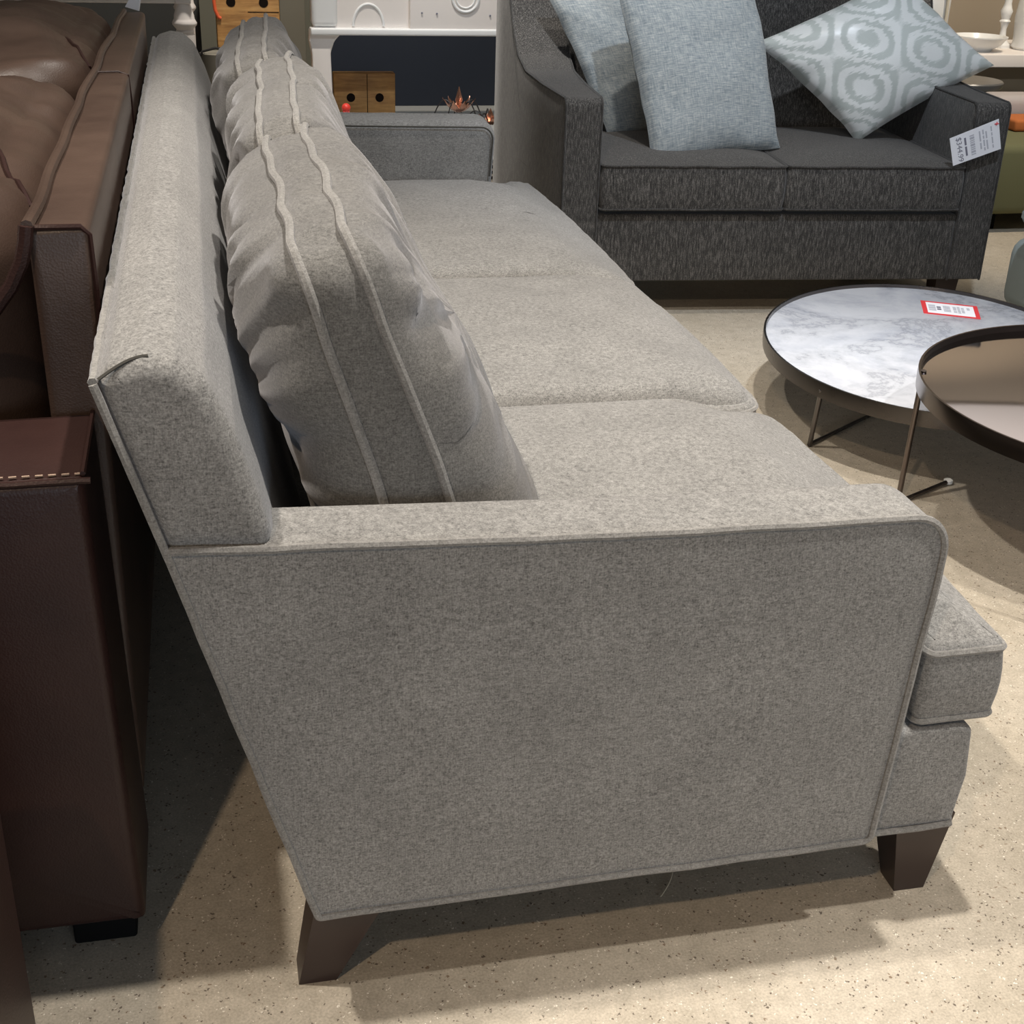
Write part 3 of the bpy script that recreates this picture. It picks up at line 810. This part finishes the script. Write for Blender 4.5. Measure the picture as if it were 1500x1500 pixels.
printed('price_text', .05, .017, M_INK2, sk, skm(.18), (2, 3, 2)); printed('printed_line', .03, .010, M_INK, sk, skm(.30), (2, 2))
for a_ in (.40, .44, .48): printed('barcode', .05, .006, M_INK2, sk, skm(a_), (1, 2, 1, 2, 1))
printed('printed_line', .05, .008, M_INK2, sk, skm(.58), (4, 2)); printed('printed_line', .055, .007, M_INK2, sk, skm(.65)); printed('printed_line', .045, .007, M_INK2, sk, skm(.72), (2, 4)); printed('printed_line', .02, .007, M_INK2, sk, skm(.82, .35), (3,))

# ------------------------------------------------------------------ display behind
pl = MB(); pl.rbox(.035, 1.75, 3.72, 4.9, 0, .235, .006, rb=0); tag(build('display_plinth', pl, M_PLINTH, origin=(.8, 4.3, 0)), 'low grey display plinth beyond the far arm of the grey sofa', 'plinth')
# white console with rounded legs
cb = thing('console', (.9, 4.15, .235), 'white painted console with rounded leg opening and carved front', 'console')
def onY(u, v, Y):
    d = unproj(u, v); t = (Y-CAM.y)/d.y; return CAM+d*t
CY = 3.98
x_l, x_r = onY(455, 60, CY).x, onY(489, 150, CY).x
zpan = onY(560, 43, CY).z
a = MB(); xx = x_r+.02
fl = [(x_l+.006, .235), (x_r, .235), (x_r-.004, .40), (x_r-.006, .505), (x_r+.008, .545), (x_r+.035, .572), (x_r+.07, zpan), (x_l, zpan), (x_l-.004, .545), (x_l+.004, .50)]
slab(a, resample(rounded(fl, [0, 0, .05, .05, .05, .04, 0, .01, .01, .03], 5), .02), CY, CY+.07, .006, .006, lambda x, y, w: (x, w, y), rings=0); build('leg', a, M_WHITE, cb)
a = MB(); a.rbox(x_l+.9, x_l+1.0, CY, CY+.07, .235, zpan, .01); build('leg', a, M_WHITE, cb)
a = MB(); a.rbox(x_l+.012, .80, CY+.012, CY+.05, zpan-.002, .95, .004); build('side_panel', a, M_WHITE, cb)
a = MB(); a.rbox(x_l+.005, x_l+.10, CY-.003, CY+.06, zpan+.005, .95, .02); build('corner_post', a, M_WHITEC, cb)
xd = onY(600, 20, CY).x
a = MB(); a.rbox(xd, x_l+1.0, CY-.012, CY+.05, zpan-.012, .95, .004); dr = build('drawer_front', a, M_WHITE, cb)
a = MB(); a.rbox(x_l, x_l+1.0, CY-.02, CY+.05, zpan-.02, zpan+.004, .006); build('lower_rail', a, M_WHITEC, cb)
c0 = onY(682, -3, CY-.014); a = MB(); rO = .048
a.tube([(c0.x+rO*math.cos(2*PI*k/40), CY-.014, c0.z+rO*math.sin(2*PI*k/40)) for k in range(40)], .0055, 8, closed=True)
a.tube([(c0.x+rO*.72*math.cos(2*PI*k/36), CY-.014, c0.z+rO*.72*math.sin(2*PI*k/36)) for k in range(36)], .003, 8, closed=True)
build('carved_medallion', a, M_WHITEC, dr)
for (u, v) in ((618, 19), (640, 20), (718, 23)):
    h = onY(u, v, CY-.0135); a = MB(); a.tube([(h.x, CY-.0125, h.z), (h.x, CY-.0165, h.z)], .0032, 8); build('nail', a, M_INK, dr)
c1 = onY(540, 26, CY); a = MB()
a.tube([(c1.x+.055*math.cos(t), CY+.011, c1.z-.03+.075*math.sin(t)) for t in [PI*k/20 for k in range(21)]], .005, 8); build('carved_arch', a, M_WHITEC, cb)
# navy board
a = MB(); n0, n1 = onY(487, 100, 4.5).x-.05, onY(760, 100, 4.5).x+.3
a.rbox(n0, n1, 4.5, 4.53, .236, .85, .003, rb=0); tag(build('backing_board', a, M_NAVY, origin=((n0+n1)/2, 4.5, .236)), 'dark navy board standing behind the white console on the plinth', 'board')
# crates with round holes
STRAP = []
def crate(x0, x1, y0, y1, z0, z1, holes, label, seam_x=None, seam_z=None):
    t = thing('wooden_crate', ((x0+x1)/2, (y0+y1)/2, z0), label, 'crate')
    m = MB(); m.rbox(x0, x1, y0, y1, z0, z1, .004); build('body', m, M_WOOD, t)
    for (hx, hz) in holes:
        m = MB(); m.tube([(hx, y0+.01, hz), (hx, y0-.0012, hz)], .0165, 20); build('hole', m, M_HOLE, t)
    if seam_x:
        m = MB(); m.tube([(seam_x, y0-.0002, z0+.01), (seam_x, y0-.0002, z1-.004)], .0015, 5); build('joint', m, M_HOLE, t)
    if seam_z:
        m = MB(); m.tube([((x0+x1)/2, y0-.0002, seam_z), (x1-.002, y0-.0002, seam_z)], .0015, 5); build('joint', m, M_HOLE, t)
        m = MB(); m.tube([onY(u, v, y0-.005) for u, v in ((313, -20), (313, 0), (315, 14), (320, 25), (324, 27))], .006, 8); so = build('strap', m, M_ORANGE, t); so['label'] = 'orange strap'
Y1 = 4.08
hs = [onY(u, v, Y1) for u, v in ((338, 3), (386, 4), (344, 49))]
crate(onY(317, 30, Y1).x, onY(410, 30, Y1).x, Y1, Y1+.2, .235, .95, [(h.x, h.z) for h in hs], 'tall honey wood crate with round black holes behind the sofa cushions', seam_z=onY(395, 18, Y1).z)
Y2 = 4.25
hs = [onY(u, v, Y2) for u, v in ((514, 143), (556, 143))]
crate(onY(489, 130, Y2).x, onY(579, 130, Y2).x, Y2, Y2+.05, .235, onY(540, 107, Y2).z, [(h.x, h.z) for h in hs], 'short honey wood crate with two black holes under the white console', seam_x=onY(538, 130, Y2).x)
p0 = onY(507, 158, 3.9); m = MB(); rb_ = .0165
m.lathe([(.0005, -rb_)]+[(rb_*math.sin(PI*k/10), -rb_*math.cos(PI*k/10)) for k in range(1, 10)]+[(.0005, rb_)], p0, 20)
m.rbox(p0.x-.012, p0.x+.012, p0.y-.012, p0.y+.012, .235, p0.z-.01, .003)
tag(build('ornament', m, M_REDBALL, origin=(p0.x, p0.y, .235)), 'small bright red ball ornament before the short wooden crate', 'ornament')
# copper lotus and wire stands
def lotus(c, R_, n, h, label):
    t = thing('candle_holder', (c[0], c[1], .235), label, 'candle holder', 'copper candle holders')
    m = MB()
    for k in range(n):
        a_ = 2*PI*k/n; d = Vector((math.cos(a_), math.sin(a_), 0)); s_ = Vector((-d.y, d.x, 0)); L_ = []
        for i in range(7):
            tt = i/6; w = .014*math.sin(PI*min(.98, tt*.9+.1)); pc = Vector(c)+d*(R_*tt**.8)+Z3*(h*tt**1.5)
            nn = Z3*.0025
            L_.append([pc+s_*w, pc+nn, pc-s_*w, pc-nn])
        m.loops(L_)
    m.loops([[Vector(c)+Vector((x*.008, y*.008, z)) for x, y in ((1, 0), (0, 1), (-1, 0), (0, -1))] for z in (0, h*.5)] + [[Vector(c)+Vector((x*.014, y*.014, h*.9)) for x, y in ((1, 0), (0, 1), (-1, 0), (0, -1))], [Vector(c)+Vector((x*.001, y*.001, h*1.9)) for x, y in ((1, 0), (0, 1), (-1, 0), (0, -1))]])
    build('petals', m, M_COPPER, t)
    w = MB()
    for k in range(5):
        a_ = PI*2*k/5+.3; d = Vector((math.cos(a_), math.sin(a_), 0))
        w.tube([Vector(c)+d*(.012+.10*i/14)+Z3*(.055*math.sin(PI*i/14)+(.237-c[2])*(i/14)**2) for i in range(15)], .0024, 6)
    build('wire_frame', w, M_WIRE, t)
cA = onY(672, 164, 3.9); lotus((cA.x, 3.9, cA.z), .062, 9, .048, 'copper lotus candle holder on curved black wire legs, on grey plinth')
cB = onY(718, 182, 3.8); lotus((cB.x, 3.8, cB.z), .05, 8, .03, 'copper lotus partly hidden behind the left side of the loveseat')
cC = onY(612, 166, 3.9); m = MB(); m.tube([(cC.x+.04*math.cos(PI*k/16), 3.9, .236+.03*math.sin(PI*k/16)) for k in range(17)], .0025, 6); m.tube([(cC.x, 3.9+.04*math.cos(PI*k/16), .236+.028*math.sin(PI*k/16)) for k in range(17)], .0025, 6)
tag(build('wire_stand', m, M_WIRE, origin=(cC.x, 3.9, .235)), 'low black wire hoop stand left of the copper lotus', 'stand')
# boxes in the gap
gx = onY(724, 220, 3.55).x
m = MB(); m.rbox(gx-.06, gx+.10, 3.56, 3.69, 0, .11, .004); tag(build('cardboard_box', m, M_TAN, origin=(gx, 3.62, 0)), 'tan cardboard box on the floor between far arm and loveseat', 'box')
bx_ = thing('carton', (gx, 3.62, .11), 'white carton with black lettering on top of the tan box', 'box')
m = MB(); m.rbox(gx-.06, gx+.10, 3.57, 3.69, .11, .205, .004); build('body', m, M_WHITEC, bx_)
mt_ = Matrix(((0, 1, 0), (0, 0, -1), (-1, 0, 0))).to_4x4(); mt_ = Matrix(((0, 1, 0, 0), (0, 0, -1, 0), (-1, 0, 0, 0), (0, 0, 0, 1)))
Mx = Matrix(((0., -1., 0., gx-OFF[bx_.name].x+.004), (0., 0., -1., 3.5692-OFF[bx_.name].y), (1., 0., 0., .165-OFF[bx_.name].z), (0, 0, 0, 1)))
printed('lettering', .07, .018, M_HOLE, bx_, Mx, (1, 1, 1, 1))

# left: white table with turned leg, dark things behind it
wt = thing('side_table', (-.35, 3.55, 0), 'white painted table with a turned leg behind the sofa backs', 'table')
TY = 3.45; tl_ = onY(270, 30, TY); s_ = .00205
def zz(v): return onY(270, v, TY).z
prof = [(.024, 0), (.026, .02), (.018, .08), (.026, .3), (.03, zz(90)), (.031, zz(64)), (.031, zz(51)), (.026, zz(49)), (.0285, zz(46)), (.026, zz(43)), (.029, zz(41)), (.038, zz(36)), (.0385, zz(33)), (.034, zz(29)), (.032, zz(27)), (.031, zz(22)), (.026, zz(14)), (.022, zz(8)), (.021, zz(5))]
m = MB(); m.lathe(prof, (tl_.x, TY, 0), 28); build('leg', m, M_WHITE, wt)
m = MB(); m.rbox(tl_.x-.024, tl_.x+.024, TY-.024, TY+.024, zz(5), zz(-8)+.02, .004); build('leg_block', m, M_WHITE, wt)
m = MB(); m.rbox(-.8, tl_.x-.02, TY-.012, TY+.012, zz(5)+.0, zz(5)+.09, .003); build('apron', m, M_WHITE, wt)
m = MB(); m.rbox(-.85, tl_.x+.05, TY-.05, TY+.6, zz(5)+.09, zz(5)+.12, .006); build('table_top', m, M_WHITE, wt)
for x_, y_ in ((-.8, TY), (-.8, TY+.5), (tl_.x, TY+.5)):
    m = MB(); m.lathe(prof, (x_, y_, 0), 20); m.rbox(x_-.024, x_+.024, y_-.024, y_+.024, zz(5), zz(5)+.09, .004); build('leg', m, M_WHITE, wt)
# paper hanging at brown sofa far end
qp = [onY(194, -10, 2.45), onY(183, 10, 2.45), onY(203, 16, 2.45), onY(206, -8, 2.45)]
m = MB(); m.loops([qp, [p+Vector((.002, .004, 0)) for p in qp]]); 
tag(build('paper_tag', m, M_PAPER, origin=tuple(qp[1])), 'white paper tag at the far end of the leather sofa back', 'tag')
# chair-shaped dark block standing in for the shadow behind the white table
ch = thing('armchair', (-.2, 4.55, 0), 'dark block standing in for the shadow behind the white turned leg table', 'chair')
d0 = onY(305, 28, 4.35)
m = MB(); m.rbox(-.75, min(d0.x-.03, .02), 4.3, 4.38, .1, d0.z+.25, .03); build('backrest', m, M_SHADOW, ch)
m = MB(); m.rbox(-.75, min(d0.x-.02, .02), 4.38, 4.9, .1, .38, .04); build('seat', m, M_SHADOW, ch)
for x_ in (-.72, -.04):
    for y_ in (4.33, 4.82):
        m = MB(); m.rbox(x_, x_+.04, y_, y_+.04, 0, .1, .004); build('leg', m, M_WOODLEG, ch)
# beige basket peeking behind the sofa back
bs = onY(312, 95, 3.3)
t = thing('round_basket', (bs.x+.02, 3.36, 0), 'beige round basket with dark wire rim peeking between sofa back and cushion', 'basket')
m = MB(); m.lathe([(.05, 0), (.06, .2), (.058, bs.z+.028), (.05, bs.z+.03)], (bs.x+.02, 3.36, 0), 32); build('body', m, simple('beige_weave', (.2, .18, .14), .9), t)
m = MB(); m.tube([(bs.x-.062, 3.33, bs.z-.08), (bs.x-.05, 3.33, bs.z+.0), (bs.x-.03, 3.33, bs.z+.035), (bs.x+.01, 3.33, bs.z+.046), (bs.x+.05, 3.33, bs.z+.04)], .004, 8); build('wire_rim', m, M_WIRE, t)

# ------------------------------------------------------------------ right background
RT = thing('side_table', (2.40, 2.93, 0), 'dark round pedestal table just behind the loveseat right arm', 'table')
m = MB(); m.lathe([(.02, .54), (.118, .545), (.122, .552), (.122, .562), (.118, .566)], (2.385, 2.915, 0), 48); build('table_top', m, M_SIDET, RT)
m = MB(); m.lathe([(.1, 0), (.1, .012), (.02, .03), (.015, .3), (.02, .545)], (2.385, 2.915, 0), 28); build('pedestal', m, M_SIDET, RT)
SY = 3.8
sh = thing('display_shelf', (3.6, 4.1, 0), 'white display shelf holding ceramics at upper right', 'shelf')
zt_ = onY(1475, 80, SY).z; zb_ = onY(1475, 99, SY).z
xs = onY(1400, 85, SY).x-.1
m = MB(); m.rbox(xs, 4.6, SY, SY+.5, zb_, zt_, .004); build('shelf_board', m, M_WHITE, sh)
m = MB(); m.rbox(xs, 4.6, SY+.06, SY+.45, 0, zb_, .004); build('cabinet_base', m, simple('brown_shade_paint', (.2, .155, .10), .8), sh)
b0_ = onY(1436, 52, SY+.12); bz = zt_+.0
m = MB(); rw = .105; hb = b0_.z-bz
m.lathe([(.05, 0), (.055, .008), (.085, hb*.45), (rw-.003, hb*.85), (rw+.002, hb*.93), (rw+.002, hb), (rw-.006, hb), (.08, hb*.5), (.04, .02), (.001, .015)], (b0_.x, SY+.12, bz), 40)
tag(build('bowl', m, M_CERAM, origin=(b0_.x, SY+.12, bz)), 'round white ceramic bowl on the shelf beyond the ikat pillow', 'bowl')
cs = onY(1467, 60, SY+.22)
m = MB(); f_ = 1.0
def cz(v): return onY(1467, v, SY+.22).z
m.lathe([(.036, 0), (.036, .012), (.02, .03), (.014, cz(55)-bz), (.011, cz(42)-bz), (.016, cz(34)-bz), (.022, cz(31)-bz), (.016, cz(28)-bz), (.02, cz(22)-bz), (.024, cz(16)-bz), (.018, cz(11)-bz), (.014, cz(5)-bz), (.016, cz(-20)-bz), (.03, cz(-30)-bz), (.03, cz(-33)-bz)], (cs.x, SY+.22, bz), 24)
tag(build('candlestick', m, M_WHITEC, origin=(cs.x, SY+.22, bz)), 'white turned candlestick between the bowl and the jar', 'candlestick')
jr = onY(1512, 60, SY+.16)
m = MB(); m.lathe([(.07, 0), (.078, .01), (.075, .03), (.082, .12), (.075, .2), (.06, .23), (.062, .25)], (jr.x, SY+.16, bz), 36)
tag(build('jar', m, M_CERAM, origin=(jr.x, SY+.16, bz)), 'white ceramic jar on the shelf, cut off by right photo edge', 'jar')
lv = onY(1362, 20, SY+.1)
lt = thing('table_lamp', (lv.x, SY+.1, bz), 'white table lamp behind the top corner of ikat pillow', 'lamp')
m = MB(); m.lathe([(.06, 0), (.065, .01), (.055, .05), (.072, .1), (.072, .3), (.05, .34)], (lv.x, SY+.1, bz), 36); build('lamp_base', m, M_CERAM, lt)
m = MB(); m.lathe([(.02, .34), (.13, .36), (.1, .55), (.098, .55), (.128, .362)], (lv.x, SY+.1, bz), 36); build('lamp_shade', m, M_WHITEC, lt)
m = MB(); m.tube([onY(u, v, SY+.02) for u, v in ((1390, -40), (1389, 0), (1386, 25), (1382, 45))]+[Vector((onY(1380, 55, SY+.02).x, SY+.02, bz+.006))], .0055, 8); build('cord', m, M_CREAM, lt)
# green ottoman
g0 = onY(1463, 225, 3.15)
go = thing('ottoman', (3.05, 3.45, 0), 'olive green upholstered ottoman at right edge beyond the loveseat', 'ottoman')
m = MB(); m.rbox(g0.x-.02, 3.7, 3.15, 3.75, .065, .31, .03); build('body', m, M_GREEN, go)
for x_ in (g0.x+.03, 3.6):
    for y_ in (3.22, 3.65):
        m = MB(); m.rbox(x_, x_+.05, y_, y_+.05, 0, .07, .003); build('foot', m, M_BLACK, go)
o0 = onY(1492, 198, 3.4)
m = MB(); m.rbox(o0.x-.02, o0.x+.2, 3.4, 3.55, .311, .352, .01); tag(build('folded_throw', m, simple('rust_orange_cloth', (.45, .13, .03), .9), origin=(o0.x+.08, 3.47, .311)), 'rust orange folded throw on the green ottoman', 'throw')
m = MB(); m.rbox(o0.x+.0, o0.x+.2, 3.57, 3.72, .311, .41, .03); tag(build('cushion', m, simple('pale_patterned_cloth', (.42, .38, .36), .9, bump=(60, .4)), origin=(o0.x+.1, 3.65, .311)), 'pale cushion behind the orange throw at far right edge', 'pillow')
# pale teal chair at right edge
tc = thing('armchair', (2.3, 1.95, 0), 'pale teal upholstered armchair, only its side showing at right edge', 'chair')
e0 = onY(1475, 410, 2.06); e1 = onY(1492, 355, 2.0); e2 = onY(1490, 320, 1.98); e3 = onY(1497, 296, 1.95); e4 = onY(1497, 343, 1.85)
m = MB(); m.rbox(e0.x, e0.x+.6, 1.86, 2.10, .08, e1.z, .05, rc=.05); build('seat', m, M_TEAL, tc)
m = MB(); m.rbox(e2.x, e2.x+.58, 1.84, 2.0, e4.z-.02, e3.z, .045, rc=.05); build('arm', m, M_TEAL, tc)
m = MB(); m.rbox(e0.x+.2, e0.x+.55, 1.88, 1.97, e1.z-.03, e4.z, .01); build('arm_support', m, M_TEAL, tc)
for x_ in (e0.x+.05, e0.x+.5):
    for y_ in (1.88, 2.04):
        m = MB(); m.rbox(x_, x_+.04, y_, y_+.04, 0, .09, .003); build('leg', m, M_WOODLEG, tc)
# thread on the floor
m = MB(); m.tube([onz(968+8*math.sin(i/9*2.2)+ (i*1.2), 1313-i*4.6, .003) for i in range(10)], .0008, 5)
tag(build('thread', m, M_CREAM, origin=tuple(onz(970, 1295, .003))), 'pale loose thread on the floor under the grey sofa edge', 'thread')

# ------------------------------------------------------------------ light
def spot(name, loc, target, power, col, angle=70, blend=.4, size=.05):
    l = bpy.data.lights.new(name, 'SPOT'); l.energy = power; l.color = col; l.spot_size = R(angle); l.spot_blend = blend; l.shadow_soft_size = size
    o = bpy.data.objects.new(name, l); COL.objects.link(o); o.location = loc
    o.rotation_euler = (Vector(target)-Vector(loc)).to_track_quat('-Z', 'Y').to_euler(); return o
def area(name, loc, target, power, col, sx, sy):
    l = bpy.data.lights.new(name, 'AREA'); l.energy = power; l.color = col; l.shape = 'RECTANGLE'; l.size = sx; l.size_y = sy
    o = bpy.data.objects.new(name, l); COL.objects.link(o); o.location = loc
    o.rotation_euler = (Vector(target)-Vector(loc)).to_track_quat('-Z', 'Y').to_euler(); return o
WARM = (1, .86, .68); NEUT = (1, .94, .86); COOL = (.82, .9, 1)
spot('ceiling_spot', (.75, .2, 3.1), (.8, .4, 0), 310, NEUT, 78, .7, .04)
spot('ceiling_spot', (-.82, .3, 3.1), (-.1, .4, .3), 225, (1, .92, .82), 70, .6, .04)
spot('ceiling_spot', (-.9, -1.9, 3.1), (.3, .1, .25), 130, (1, .77, .55), 55, .6, .05)
spot('ceiling_spot', (1.9, -.5, 3.1), (1.5, .2, 0), 190, NEUT, 55, .6, .05)
spot('ceiling_spot', (.9, 2.0, 3.1), (.6, 2.0, .4), 110, NEUT, 70, .6, .05)
spot('ceiling_spot', (1.4, .9, 3.1), (1.7, 2.7, .4), 185, COOL, 60, .6, .05)
spot('ceiling_spot', (.5, 3.0, 3.1), (.6, 4.3, .4), 250, NEUT, 70, .5)
spot('ceiling_spot', (3.0, 2.6, 3.1), (3.2, 3.9, .5), 260, WARM, 70, .5)
spot('ceiling_spot', (3.8, 3.4, 3.1), (4.0, 4.75, 2.0), 75, NEUT, 100, .6)  # added wall washer, brightens the upper wall mirrored in the tray table
area('cool_side_fill', (.7, -4.2, 1.0), (.45, 0, .45), 50, (.78, .88, 1), 2.6, 1.2)  # low cool fill added for the sofa's near side panel; no window known
w = bpy.data.worlds.new('World'); scn.world = w; w.use_nodes = True
bg = w.node_tree.nodes['Background']; bg.inputs['Color'].default_value = (1, .93, .85, 1); bg.inputs['Strength'].default_value = .10
vs = scn.view_settings; vs.view_transform = 'Standard'; vs.look = 'None'; vs.gamma = 1; vs.use_curve_mapping = False; vs.exposure = 0.
